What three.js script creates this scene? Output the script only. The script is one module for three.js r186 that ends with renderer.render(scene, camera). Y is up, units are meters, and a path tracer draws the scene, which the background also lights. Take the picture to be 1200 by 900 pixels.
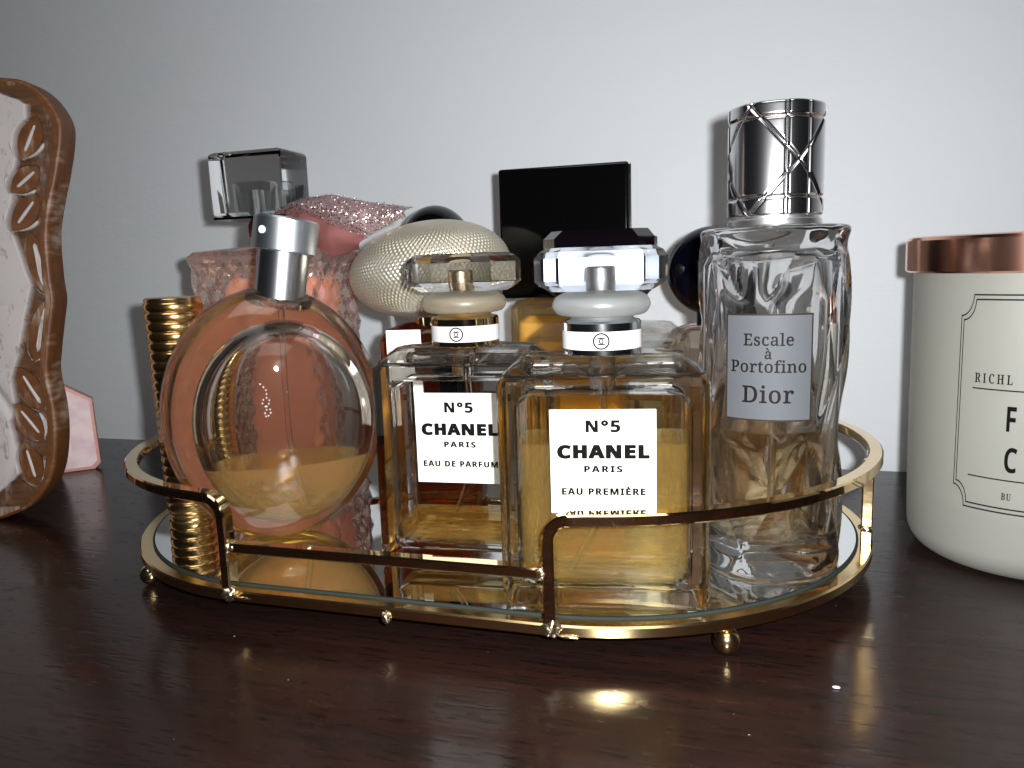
import * as THREE from 'three';
import { toCreasedNormals as creasedNormals, mergeGeometries } from 'three/addons/utils/BufferGeometryUtils.js';
import { RoundedBoxGeometry } from 'three/addons/geometries/RoundedBoxGeometry.js';
import { RectAreaLightUniformsLib } from 'three/addons/lights/RectAreaLightUniformsLib.js';
import { FontLoader } from 'three/addons/loaders/FontLoader.js';
import { TextGeometry } from 'three/addons/geometries/TextGeometry.js';
import { ImprovedNoise } from 'three/addons/math/ImprovedNoise.js';

// ---------------------------------------------------------------- camera, light, exposure
const scene = new THREE.Scene();
const camera = new THREE.PerspectiveCamera(53.13, 4 / 3, 0.01, 10);
const CAM = new THREE.Vector3(0.0898, 0.0985, 0.2584);
{
  const yaw = -0.2954, pitch = 0.155, roll = -0.0327;
  const fwd = new THREE.Vector3(Math.sin(yaw) * Math.cos(pitch), -Math.sin(pitch), -Math.cos(yaw) * Math.cos(pitch));
  const right = new THREE.Vector3(Math.cos(yaw), 0, Math.sin(yaw)), up = new THREE.Vector3().crossVectors(right, fwd);
  const r2 = right.clone().multiplyScalar(Math.cos(roll)).addScaledVector(up, Math.sin(roll));
  const u2 = right.clone().multiplyScalar(-Math.sin(roll)).addScaledVector(up, Math.cos(roll));
  camera.position.copy(CAM);
  camera.quaternion.setFromRotationMatrix(new THREE.Matrix4().makeBasis(r2, u2, fwd.clone().negate()));
  // the phone's flash: a small hard source a little right of and above the lens
  const flash = new THREE.SpotLight(0xffffff, 0.47, 0, 1.25, 0.75, 2);
  flash.name = 'phone_flash';
  flash.position.copy(CAM).addScaledVector(r2, 0.0125).addScaledVector(u2, 0.007);
  flash.target.position.copy(flash.position).addScaledVector(fwd, 1).addScaledVector(r2, 0.12).addScaledVector(u2, -0.02);
  flash.castShadow = true; flash.shadow.mapSize.set(2048, 2048); flash.shadow.radius = 0.17; flash.shadow.camera.near = 0.02;
  scene.add(flash, flash.target);
}
// the soft ceiling lamp of the dim room, and the room itself
RectAreaLightUniformsLib.init();
const ceiling = new THREE.RectAreaLight(0xfffbf4, 2.5, 1.0, 0.7);
ceiling.name = 'ceiling_lamp'; ceiling.position.set(0.15, 1.35, 0.75); ceiling.lookAt(0.05, 0, 0); scene.add(ceiling);
scene.background = new THREE.Color(0.010, 0.0105, 0.012);
const renderer = new THREE.WebGLRenderer({ antialias: true });
renderer.toneMapping = THREE.LinearToneMapping;
renderer.toneMappingExposure = 1;
renderer.shadowMap.enabled = true;

// ---------------------------------------------------------------- helpers
// the crease search rounds positions to a hundredth of a unit, so it is run on millimetre-sized things enlarged
const toCreasedNormals = (g, angle) => { g.scale(2000, 2000, 2000); const r = creasedNormals(g, angle); return r.scale(1 / 2000, 1 / 2000, 1 / 2000); };
let seed = 7;
const rnd = () => { seed = (seed * 1664525 + 1013904223) >>> 0; return seed / 4294967296; };
const noise3 = new ImprovedNoise();
const N = (x, y, z = 0) => noise3.noise(x + 31.7, y + 11.3, z + 5.1);
const fbm = (x, y, z = 0, o = 4) => { let s = 0, a = 0.5; for (let i = 0; i < o; i++) { s += a * N(x, y, z); x *= 2.03; y *= 2.03; z *= 2.03; a *= 0.5; } return s; };
const clamp = (x, a = 0, b = 1) => Math.min(b, Math.max(a, x));
const sstep = (a, b, x) => { const t = clamp((x - a) / (b - a)); return t * t * (3 - 2 * t); };
const lin = (r, g, b) => new THREE.Color().setRGB(r, g, b);
const used = new Set();
const numbered = (n) => { let k = n, i = 0; while (used.has(k)) k = n + '_' + String(++i).padStart(3, '0'); used.add(k); return k; };
function thing(name, label, category, pos = [0, 0, 0], turn = 0, group) {
  const o = new THREE.Group(); o.name = numbered(name); o.position.set(...pos); o.rotation.y = turn;
  o.userData = { label, category }; if (group) o.userData.group = group;
  scene.add(o); return o;
}
function part(parent, name, geo, mat, label) {
  const m = new THREE.Mesh(geo, mat); m.name = name; m.castShadow = m.receiveShadow = true;
  if (label) m.userData.label = label;
  parent.add(m); return m;
}
function structure(name, geo, mat) {
  const m = new THREE.Mesh(geo, mat); m.name = name; m.userData.kind = 'structure'; m.castShadow = m.receiveShadow = true;
  scene.add(m); return m;
}
function dataTex(w, h, fn, srgb = false, rep = true) {
  const d = new Uint8Array(w * h * 4);
  for (let y = 0; y < h; y++) for (let x = 0; x < w; x++) {
    const c = fn(x / w, y / h, x, y), i = (y * w + x) * 4;
    const a = Array.isArray(c) ? c : [c, c, c];
    for (let k = 0; k < 3; k++) d[i + k] = Math.round(clamp(a[k]) * 255);
    d[i + 3] = 255;
  }
  const t = new THREE.DataTexture(d, w, h); t.magFilter = t.minFilter = THREE.LinearFilter;
  if (rep) t.wrapS = t.wrapT = THREE.RepeatWrapping;
  if (srgb) t.colorSpace = THREE.SRGBColorSpace;
  t.needsUpdate = true; return t;
}
function canvasTex(w, h, draw, srgb = true) {
  const c = document.createElement('canvas'); c.width = w; c.height = h;
  draw(c.getContext('2d'), w, h);
  const t = new THREE.CanvasTexture(c); if (srgb) t.colorSpace = THREE.SRGBColorSpace; return t;
}
// spaced and stretched lettering, centred on x
function text(g, s, x, y, font, spacing = 0, stretch = 1, align = 'center', heavy = 0) {
  g.font = font; g.textBaseline = 'alphabetic'; g.textAlign = 'left';
  const ws = [...s].map((ch) => g.measureText(ch).width), total = (ws.reduce((a, b) => a + b, 0) + spacing * (s.length - 1)) * stretch;
  g.save(); g.translate(align === 'center' ? x - total / 2 : x, y); g.scale(stretch, 1);
  let p = 0; [...s].forEach((ch, i) => { g.fillText(ch, p, 0); if (heavy) { g.lineWidth = heavy; g.strokeText(ch, p, 0); } p += ws[i] + spacing; });
  g.restore(); return total;
}
// rounded-rectangle ring, m points per corner
function rrRing(w, d, r, y, m = 5, ox = 0, oz = 0) {
  r = Math.min(r, w / 2 - 1e-6, d / 2 - 1e-6); const P = [];
  [[1, 1, 0], [-1, 1, 1], [-1, -1, 2], [1, -1, 3]].forEach(([sx, sz, q]) => {
    for (let i = 0; i < m; i++) {
      const a = (q + i / (m - 1)) * Math.PI / 2;
      P.push([ox + sx * (w / 2 - r) + r * Math.cos(a), y, oz + sz * (d / 2 - r) + r * Math.sin(a)]);
    }
  });
  return P;
}
// the same ring with extra points along its front and back
const flatRing = (w, d, r, y) => { const R = rrRing(w, d, r, y, 7), F = (a, b) => Array.from({ length: 23 }, (_, i) => [a[0] + (b[0] - a[0]) * (i + 1) / 24, y, a[2]]); return [...R.slice(0, 7), ...F(R[6], R[7]), ...R.slice(7, 21), ...F(R[20], R[21]), ...R.slice(21)]; };
const circRing = (rx, rz, y, n = 48, ox = 0, oz = 0) => Array.from({ length: n }, (_, i) => { const a = i / n * 2 * Math.PI; return [ox + rx * Math.cos(a), y, oz + rz * Math.sin(a)]; });
function loft(rings, { bottom = true, top = true, flip = false, crease = 0.6 } = {}) {
  const n = rings[0].length, pos = [], idx = [];
  rings.forEach((r) => r.forEach((p) => pos.push(...p)));
  const tri = (a, b, c) => flip ? idx.push(a, c, b) : idx.push(a, b, c);
  for (let j = 0; j < rings.length - 1; j++) for (let i = 0; i < n; i++) {
    const a = j * n + i, c = j * n + (i + 1) % n, b = a + n, d = c + n;
    tri(a, b, c); tri(c, b, d);
  }
  const fan = (r, k, rev) => {
    const c = r.reduce((s, p) => [s[0] + p[0] / n, s[1] + p[1] / n, s[2] + p[2] / n], [0, 0, 0]), ci = pos.length / 3; pos.push(...c);
    for (let i = 0; i < n; i++) rev ? tri(ci, k * n + (i + 1) % n, k * n + i) : tri(ci, k * n + i, k * n + (i + 1) % n);
  };
  if (bottom) fan(rings[0], 0, false);
  if (top) fan(rings[rings.length - 1], rings.length - 1, true);
  const g = new THREE.BufferGeometry(); g.setAttribute('position', new THREE.Float32BufferAttribute(pos, 3)); g.setIndex(idx);
  if (!crease) { g.computeVertexNormals(); return g; }
  return toCreasedNormals(g, crease);
}
const join = (...gs) => mergeGeometries(gs.map((g) => { const h = g.index ? g.toNonIndexed() : g.clone(); for (const k of Object.keys(h.attributes)) if (k !== 'position' && k !== 'normal') h.deleteAttribute(k); return h; }));
const moved = (g, x, y, z, rx = 0, ry = 0, rz = 0) => g.applyMatrix4(new THREE.Matrix4().compose(new THREE.Vector3(x, y, z), new THREE.Quaternion().setFromEuler(new THREE.Euler(rx, ry, rz)), new THREE.Vector3(1, 1, 1)));
const lathe = (pts, n = 64, crease = 0.5) => toCreasedNormals(new THREE.LatheGeometry(pts.map(([r, y]) => new THREE.Vector2(Math.max(r, 0), y)), n), crease);
const cyl = (r, h, n = 48) => new THREE.CylinderGeometry(r, r, h, n);
// open or closed parametric sheet, u across, v up
function sheet(nu, nv, f, { wrap = false, flip = false, crease = 0 } = {}) {
  const pos = [], uv = [], idx = [];
  for (let j = 0; j <= nv; j++) for (let i = 0; i <= nu; i++) { pos.push(...f(i / nu, j / nv)); uv.push(i / nu, j / nv); }
  for (let j = 0; j < nv; j++) for (let i = 0; i < nu; i++) {
    const a = j * (nu + 1) + i, b = a + 1, c = a + nu + 1, d = c + 1;
    flip ? idx.push(a, c, b, b, c, d) : idx.push(a, b, c, b, d, c);
  }
  let g = new THREE.BufferGeometry(); g.setAttribute('position', new THREE.Float32BufferAttribute(pos, 3)); g.setAttribute('uv', new THREE.Float32BufferAttribute(uv, 2)); g.setIndex(idx);
  if (crease) return toCreasedNormals(g, crease);
  g.computeVertexNormals(); return g;
}
// a bar of rectangular section swept along points; closed or open. side = horizontal half-width, hgt = half-height
function sweep(pts, side, hgt, closed, frame) {
  const rings = pts.map((p, i) => {
    const n = pts.length, a = pts[closed ? (i - 1 + n) % n : Math.max(0, i - 1)], b = pts[closed ? (i + 1) % n : Math.min(n - 1, i + 1)];
    const t = new THREE.Vector3(b[0] - a[0], b[1] - a[1], b[2] - a[2]).normalize();
    const out = frame(p, t), up = new THREE.Vector3().crossVectors(out, t).normalize();
    const c = Math.min(side, hgt) * 0.28, R = [];
    [[1, 1], [-1, 1], [-1, -1], [1, -1]].forEach(([sx, sy], q) => {
      const two = [[sx * side, sy * (hgt - c)], [sx * (side - c), sy * hgt]]; if (q % 2) two.reverse();
      two.forEach(([x, y]) => R.push([p[0] + out.x * x + up.x * y, p[1] + out.y * x + up.y * y, p[2] + out.z * x + up.z * y]));
    });
    return R;
  });
  const n = 8, pos = rings.flat(2), idx = [], L = rings.length;
  for (let j = 0; j < (closed ? L : L - 1); j++) for (let i = 0; i < n; i++) {
    const j2 = (j + 1) % L, a = j * n + i, c = j * n + (i + 1) % n, b = j2 * n + i, d = j2 * n + (i + 1) % n;
    idx.push(a, b, c, c, b, d);
  }
  if (!closed) for (let i = 1; i < n - 1; i++) { idx.push(0, i, i + 1); const o = (L - 1) * n; idx.push(o, o + i + 1, o + i); }
  const g = new THREE.BufferGeometry(); g.setAttribute('position', new THREE.Float32BufferAttribute(pos, 3)); g.setIndex(idx);
  return toCreasedNormals(g, 0.45);
}

// ---------------------------------------------------------------- materials
const std = (o) => new THREE.MeshStandardMaterial(o);
const phy = (o) => new THREE.MeshPhysicalMaterial(o);
const HULL = 0.86, LIQ = 0.45; // share of light that a glass hull / a liquid's surface bends; the rest passes straight, as through clean clear glass
const glassMat = (tint, dist, o = {}) => phy({ color: 0xffffff, transmission: 1, transparent: true, opacity: HULL, thickness: 0.01, roughness: 0.0, ior: 1.5, attenuationColor: tint ?? lin(0.97, 0.99, 0.98), attenuationDistance: dist ?? 0.08, ...o });
const liquidMat = (c, d, part = LIQ, own = 0xffffff, clear = 1) => phy({ color: own, transmission: clear, transparent: true, opacity: part, thickness: 0.01, roughness: 0, ior: 1.36, attenuationColor: c, attenuationDistance: d });
const M = {
  glass: glassMat(),
  crystal: glassMat(lin(0.98, 0.98, 0.98), 0.1, { ior: 1.52, opacity: 0.92 }),
  solid: glassMat(lin(0.985, 0.985, 0.965), 0.05, { opacity: 0.95 }),
  pane: phy({ color: lin(0.98, 0.98, 0.97), transmission: 1, thickness: 0, roughness: 0, ior: 1.5 }),
  inner: phy({ color: lin(0.97, 0.97, 0.96), transmission: 1, thickness: 0, roughness: 0, ior: 1.35 }),
  frosted: phy({ color: lin(0.62, 0.64, 0.64), transmission: 0.85, thickness: 0.004, roughness: 0.4, ior: 1.45 }),
  frostedGold: phy({ color: lin(0.60, 0.53, 0.40), transmission: 0.85, thickness: 0.004, roughness: 0.4, ior: 1.45 }),
  amber: liquidMat(lin(0.95, 0.64, 0.14), 0.018, LIQ, lin(0.92, 0.60, 0.18), 0.91),
  amberPale: liquidMat(lin(0.97, 0.78, 0.30), 0.020, LIQ, lin(0.95, 0.76, 0.32), 0.91),
  amberLight: liquidMat(lin(0.95, 0.72, 0.42), 0.026),
  gold: std({ color: lin(0.83, 0.62, 0.32), metalness: 1, roughness: 0.16 }),
  goldPolished: std({ color: lin(0.86, 0.66, 0.38), metalness: 1, roughness: 0.045 }),
  solder: std({ color: lin(0.78, 0.66, 0.48), metalness: 1, roughness: 0.26 }),
  silver: std({ color: lin(0.86, 0.87, 0.89), metalness: 1, roughness: 0.1 }),
  sleeveSilver: std({ color: lin(0.84, 0.85, 0.87), metalness: 1, roughness: 0.32 }),
  sleeveGold: std({ color: lin(0.88, 0.70, 0.44), metalness: 1, roughness: 0.24 }),
  chrome: std({ color: lin(0.9, 0.9, 0.92), metalness: 1, roughness: 0.05 }),
  mirror: std({ color: lin(0.88, 0.9, 0.9), metalness: 1, roughness: 0.012 }),
  cutEdge: std({ color: lin(0.10, 0.13, 0.13), roughness: 0.6 }),
  black: std({ color: lin(0.0012, 0.0012, 0.0014), roughness: 0.08 }),
  navy: std({ color: lin(0.0006, 0.0009, 0.003), roughness: 0.1 }),
  whiteBand: std({ color: lin(0.82, 0.82, 0.82), roughness: 0.5 }),
  tube: phy({ color: lin(0.95, 0.95, 0.95), transmission: 1, transparent: true, opacity: 0.5, thickness: 0.001, roughness: 0.03, ior: 1.35 }),
};

// ---------------------------------------------------------------- setting: wall and tabletop
{
  const bump = dataTex(512, 512, (u, v, x, y) => 0.5 + 0.5 * fbm(u * 40, v * 40, 1, 3) + 0.25 * (N(x * 0.7, y * 0.7, 3)));
  bump.repeat.set(5, 5);
  const col = dataTex(256, 256, (u, v) => { const k = 1 + 0.035 * fbm(u * 5, v * 5, 9, 4); return [0.755 * k, 0.772 * k, 0.790 * k]; }, true);
  const wall = structure('wall', new THREE.BoxGeometry(2.4, 1.4, 0.06), std({ map: col, roughness: 0.62, bumpMap: bump, bumpScale: 0.00018 }));
  wall.position.set(0, 0.5, -0.1495); wall.rotation.y = 0.0198;
  // dark stained wood: long streaks along x
  const W = 768, H = 768;
  const grain = (u, v) => { const w = fbm(u * 3, v * 30, 2, 4), l = fbm(u * 9, v * 170, 4, 3), p = fbm(u * 60, v * 420, 8, 2); return { w, l, p }; };
  const wood = dataTex(W, H, (u, v) => { const { w, l, p } = grain(u, v), k = clamp(0.5 + 0.75 * w + 0.5 * l); const d = p < -0.22 ? 0.55 : 1; return [(0.070 + 0.090 * k) * d, (0.050 + 0.034 * k) * d, (0.043 + 0.024 * k) * d]; }, true);
  const wr = dataTex(512, 512, (u, v) => { const k = fbm(u * 8, v * 22, 5, 4); return 0.20 + 0.14 * k + (fbm(u * 90, v * 160, 6, 2) > 0.24 ? 0.12 : 0); });
  const wb = dataTex(W, H, (u, v) => { const { l, p } = grain(u, v); return 0.5 + 0.3 * l + (p < -0.2 ? -0.4 : 0); });
  for (const t of [wood, wr, wb]) t.repeat.set(2.6, 1.6);
  const top = structure('tabletop', new RoundedBoxGeometry(1.5, 0.03, 0.52, 4, 0.006), phy({ specularIntensity: 0.65, map: wood, roughness: 1, roughnessMap: wr, bumpMap: wb, bumpScale: 0.00006 }));
  top.position.set(0, -0.015, 0.1405);
}

// ---------------------------------------------------------------- the tray
const TRAY = thing('mirrored_tray', 'oval gold metal tray with mirror base and open gallery rail holding the perfume bottles', 'tray');
const T = 0.010, MY = T + 0.0007;
// plan outline of the tray: straight sides, nearly elliptical ends
function plan(off, n = 64) {
  const b = 0.0855 + off, q = (rx, ex, s) => Array.from({ length: n + 1 }, (_, i) => { const t = i / n * Math.PI / 2; return [s + (rx + off) * Math.pow(Math.cos(t), 2 / ex), b * Math.pow(Math.sin(t), 2 / ex)]; });
  const A = q(0.0882, 1.98, 0.0414), B = q(0.0782, 1.99, 0.0468);
  const out = [...A, ...B.map(([x, z]) => [-x, z]).reverse(), ...B.map(([x, z]) => [-x, -z]), ...A.map(([x, z]) => [x, -z]).reverse()];
  return out.filter((p, i) => { const o = out[(i + out.length - 1) % out.length]; return Math.hypot(p[0] - o[0], p[1] - o[1]) > 1e-5; });
}
{
  const radial = (p, t) => new THREE.Vector3(t.z, 0, -t.x).normalize();
  const ring = plan(-0.0028).map(([x, z]) => [x, T - 0.0016, z]);
  part(TRAY, 'base_ring', sweep(ring, 0.0028, 0.0016, true, radial), M.gold);
  const pane = plan(-0.0048), rings = [[-0.0002, MY - 0.0016], [0, MY - 0.0014], [0, MY - 0.00025], [-0.0003, MY]].map(([o, y]) => plan(-0.0048 + o).map(([x, z]) => [x, y, z]).slice(0, pane.length));
  const shape = new THREE.Shape(pane.map(([x, z]) => new THREE.Vector2(x, -z)));
  part(TRAY, 'mirror_base', moved(new THREE.ShapeGeometry(shape), 0, MY, 0, -Math.PI / 2), M.mirror);
  const edge = []; // rough sawn edge of the glass
  const pe = plan(-0.0045);
  edge.push(...pe.map(([x, z], i) => [x, MY - 0.0006, z]));
  part(TRAY, 'mirror_edge', sweep(edge, 0.0004, 0.00055, true, radial), phy({ color: lin(0.018, 0.024, 0.024), roughness: 0.9, specularIntensity: 0.2 }));
  part(TRAY, 'base_plate', moved(new THREE.ExtrudeGeometry(new THREE.Shape(plan(-0.004).map(([x, z]) => new THREE.Vector2(x, -z))), { depth: 0.0008, bevelEnabled: false }), 0, T - 0.0030, 0, -Math.PI / 2), M.cutEdge);
  // upper rail: from the left front post round the back to the right front post, both ends bent down to the ring
  const RY = 0.0375, R0 = plan(-0.0002), ry = (x) => RY + 0.0026 * x;
  const xL = -0.0478, xR = 0.0452, zF = 0.0853;
  let loop = R0.filter(([x, z]) => !(z > 0.04 && x > xL + 0.008 && x < xR - 0.008));
  // rotate the list so it starts just right of the gap
  let k = 0, best = 1e9; loop.forEach(([x, z], i) => { if (z > 0.06 && x > 0 && x < best) { best = x; k = i; } });
  loop = [...loop.slice(k), ...loop.slice(0, k)];
  if (loop[1][0] < loop[0][0] && loop[1][1] > 0.06) loop.reverse();
  loop = loop.filter(([x, z]) => !(z > 0.06 && x > xL - 0.007 && x < xR + 0.007));
  const bend = (x, s) => Array.from({ length: 9 }, (_, i) => { const a = i / 8 * Math.PI / 2; return [x + s * 0.0055 * (1 - Math.sin(a)), ry(x) - 0.0055 * (1 - Math.cos(a)), zF + 0.0001]; });
  // build: right post up, bend, around, bend, left post down
  const dir = loop[0][0] > 0 ? 1 : -1; if (dir < 0) loop.reverse();
  const pts = [[xR, T - 0.001, zF], [xR, T + 0.008, zF], [xR, T + 0.016, zF], ...bend(xR, 1).reverse().map((p) => p), ...loop.map(([x, z]) => [x, ry(x), z]), ...bend(xL, -1), [xL, T + 0.016, zF], [xL, T + 0.008, zF], [xL, T - 0.001, zF]];
  const bentFrame = (p, t) => {
    if (Math.abs(t.y) < 0.02) return radial(p, t);
    const front = new THREE.Vector3(0, 0, 1); return front.addScaledVector(t, -front.dot(t)).normalize().multiplyScalar(1);
  };
  // keep the same handedness of 'out' along the bar
  let last = null;
  const frame = (p, t) => { let o = bentFrame(p, t); if (last && o.dot(last) < 0) o.multiplyScalar(-1); last = o.clone(); return o; };
  part(TRAY, 'gallery_rail', sweep(pts, 0.0021, 0.0015, false, frame), M.goldPolished);
  // lower front rail between the two posts
  part(TRAY, 'front_rail', sweep([[xL + 0.0012, 0.0232, zF - 0.0002], [0, 0.0234, zF - 0.0002], [xR - 0.0012, 0.0236, zF - 0.0002]], 0.0019, 0.0014, false, () => new THREE.Vector3(0, 0, 1)), M.goldPolished);
  // posts at the ends and the back
  for (const [x, z] of [[0.1264, 0.014], [-0.1215, -0.010], [0.045, -0.0853], [-0.048, -0.0853]]) {
    const p = part(TRAY, 'post', new RoundedBoxGeometry(0.0032, ry(x) - T + 0.0005, 0.0034, 2, 0.0005), M.goldPolished);
    p.position.set(x, (ry(x) + T) / 2 - 0.0008, z); p.rotation.y = Math.atan2(x, z);
  }
  // blobs of solder at the joints
  const weldGeo = (s) => { const g = new THREE.IcosahedronGeometry(1, 5); const a = g.attributes.position; for (let i = 0; i < a.count; i++) { const x = a.getX(i), y = a.getY(i), z = a.getZ(i), k = 1 + 0.32 * N(x * 1.7 + s, y * 1.7, z * 1.7 + s) + 0.16 * N(x * 5, y * 5 + s, z * 5); a.setXYZ(i, x * k, y * k, z * k); } return toCreasedNormals(g, 1.2); };
  for (const [x, y, z, sx, sy, sz] of [[xL + 0.0006, T - 0.0002, zF + 0.0012, 0.0022, 0.0021, 0.0019], [xR + 0.0003, T - 0.0003, zF + 0.0012, 0.0023, 0.0022, 0.0019], [xR - 0.0016, 0.0236, zF + 0.0003, 0.0019, 0.0022, 0.0022], [xL + 0.0018, 0.0232, zF + 0.0003, 0.0019, 0.0018, 0.0020], [0.0005, T - 0.0028, zF + 0.0004, 0.0013, 0.0016, 0.0012], [0.1262, T + 0.006, 0.0142, 0.0022, 0.0014, 0.0022], [xR + 0.0042, T - 0.0028, zF + 0.0001, 0.0026, 0.0004, 0.00035], [xL + 0.0040, T - 0.0018, zF + 0.0001, 0.0026, 0.0004, 0.00035], [-0.0215, 0.0247, zF - 0.0004, 0.0008, 0.0005, 0.0010]]) {
    const w = part(TRAY, 'weld', weldGeo(x * 997 + y * 3331), M.solder); w.position.set(x, y, z); w.scale.set(sx, sy, sz);
  }
  // ball feet
  for (const [x, z] of [[0.0868, 0.0705], [-0.0925, 0.0668], [0.0868, -0.0705], [-0.0925, -0.0668]]) {
    const f = part(TRAY, 'ball_foot', new THREE.SphereGeometry(0.0034, 40, 28), M.gold); f.position.set(x, 0.0034, z);
  }
}

// ---------------------------------------------------------------- lettering
const serifFont = (px, b = '') => `${b} ${px}px serif`, sansFont = (px, b = '') => `${b} ${px}px sans-serif`;
const chanelLabel = (line, small) => canvasTex(1000, 1040, (g, w, h) => {
  g.fillStyle = '#cbcac4'; g.fillRect(0, 0, w, h); g.fillStyle = g.strokeStyle = '#060606'; g.lineJoin = 'round';
  text(g, 'N°5', 500, 218, sansFont(158, 'bold'), 10, 1.16, 'center', 7);
  text(g, 'CHANEL', 500, 478, sansFont(172, 'bold'), 8, 1.24, 'center', 16);
  text(g, 'PARIS', 500, 622, sansFont(86, 'bold'), 12, 1.3, 'center', 5);
  text(g, line, 500, 852, sansFont(92, 'bold'), 6, small * 1.14, 'center', 5);
});
const monogram = canvasTex(2048, 150, (g, w, h) => {
  g.fillStyle = '#c2c2c0'; g.fillRect(0, 0, w, h); g.strokeStyle = '#050507';
  const x = w / 2, y = h / 2; g.lineWidth = 13; g.beginPath(); g.arc(x, y, 62, 0, 7); g.stroke();
  g.lineWidth = 10; g.beginPath(); g.arc(x + 12, y, 26, 0.8, 2 * Math.PI - 0.8); g.stroke();
  g.beginPath(); g.arc(x - 12, y, 26, Math.PI + 0.8, Math.PI - 0.8 + 2 * Math.PI); g.stroke();
});

// ---------------------------------------------------------------- square-shouldered crystal bottle:
// a thick solid glass rim and base round a flat hollow, closed by a clear front and back wall
const rrShape = (w, y0, y1, r, C = THREE.Shape) => { const p = new C(), x = w / 2; p.moveTo(-x + r, y0); p.lineTo(x - r, y0); p.absarc(x - r, y0 + r, r, -Math.PI / 2, 0); p.lineTo(x, y1 - r); p.absarc(x - r, y1 - r, r, 0, Math.PI / 2); p.lineTo(-x + r, y1); p.absarc(-x + r, y1 - r, r, Math.PI / 2, Math.PI); p.lineTo(-x, y0 + r); p.absarc(-x + r, y0 + r, r, Math.PI, Math.PI * 1.5); return p; };
function squareBottle(o, { w = 0.0525, d = 0.022, h = 0.0605, wall = 0.0052, base = 0.0068, level, liquid, solid = M.solid }) {
  const hw = w - 2 * wall, top = h - 0.0050, sh = rrShape(w - 0.0022, 0.0011, h - 0.0011, 0.0022);
  sh.holes.push(rrShape(hw + 0.0014, base - 0.0007, top + 0.0007, 0.0045, THREE.Path));
  const rim = new THREE.ExtrudeGeometry(sh, { depth: d - 0.0032, bevelEnabled: true, bevelThickness: 0.0016, bevelSize: 0.0011, bevelSegments: 3, curveSegments: 6 });
  const body = part(o, 'glass_body', toCreasedNormals(moved(rim, 0, 0, -d / 2 + 0.0016), 0.3), solid);
  const S = [[h - 0.0012, 0.0014], [h, 0.0013], [h + 0.0032, 0.0050], [h + 0.0040, 0.0058], [h + 0.0043, 0.0074]].map(([y, i]) => rrRing(w - 2 * i, d - 2 * Math.min(i, d * 0.3), 0.002, y, 6));
  part(body, 'shoulder', loft([...S, rrRing(0.0186, 0.0186, 0.0093, h + 0.0045, 6), rrRing(0.0182, 0.0182, 0.0091, h + 0.0056, 6)], { crease: 0.35 }), solid);
  for (const sgn of [1, -1]) { const p = part(body, 'glass_wall', new THREE.ShapeGeometry(rrShape(hw + 0.0020, base - 0.0010, top + 0.0010, 0.0045), 6), M.pane); p.position.z = sgn * (d / 2 - 0.0003); }
  if (level) {
    const cd = d - 0.0048, R = [[base - 0.0004, 0.0016], [base, 0.0006], ...Array.from({ length: 37 }, (_, i) => [base + 0.0008 + (level - base - 0.0012) * i / 36, 0]), [level, -0.0003]];
    part(o, 'perfume', loft(R.map(([y, i]) => flatRing(hw + 0.0006 - 2 * i, cd - 2 * i, 0.0036, y).map(([x, yy, z]) => [x, yy, z + Math.sign(z) * (0.00022 * N(x * 170, yy * 420, z > 0 ? 3 : 9) + 0.00012 * N(x * 600, yy * 300, 5)) * sstep(0.35, 0.5, Math.abs(z) / cd * 1.3)])), { crease: 0.7 }), liquid);
  }
}
function cutStopper(o, y, { w = 0.0330, d = 0.0185, h = 0.0108, c = 0.0058, sleeve, backed }) {
  const oct = (i, yy) => { const W = w / 2 - i, D = d / 2 - i, k = c - i * 0.4; return [[W, D - k], [W - k, D], [-W + k, D], [-W, D - k], [-W, -D + k], [-W + k, -D], [W - k, -D], [W, -D + k]].map(([x, z]) => [x, yy, z]); };
  const g = loft([oct(0.0036, y), oct(0.0010, y + 0.0016), oct(0, y + 0.0026), oct(0, y + h - 0.0026), oct(0.0012, y + h - 0.0010), oct(0.0030, y + h)], { crease: 0.1 });
  const hole = lathe([[0, y + 0.0063], [0.0036, y + 0.0063], [0.0039, y + 0.0058], [0.0039, y + 0.0002], [0, y + 0.0002]].reverse(), 40);
  const st = part(o, 'stopper', join(g), M.crystal);
  part(st, 'metal_sleeve', lathe([[0, y + 0.0001], [0.0037, y + 0.0001], [0.0037, y + 0.0056], [0.0032, y + 0.0061], [0, y + 0.0061]], 40), sleeve);
  if (backed) { const b = part(st, 'silvered_back', new RoundedBoxGeometry(0.0215, 0.0062, 0.0004, 2, 0.0001), std({ color: lin(0.52, 0.58, 0.66), metalness: 1, roughness: 0.33 })); b.position.set(0, y + 0.0054, -0.0062); }
  return st;
}
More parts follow.
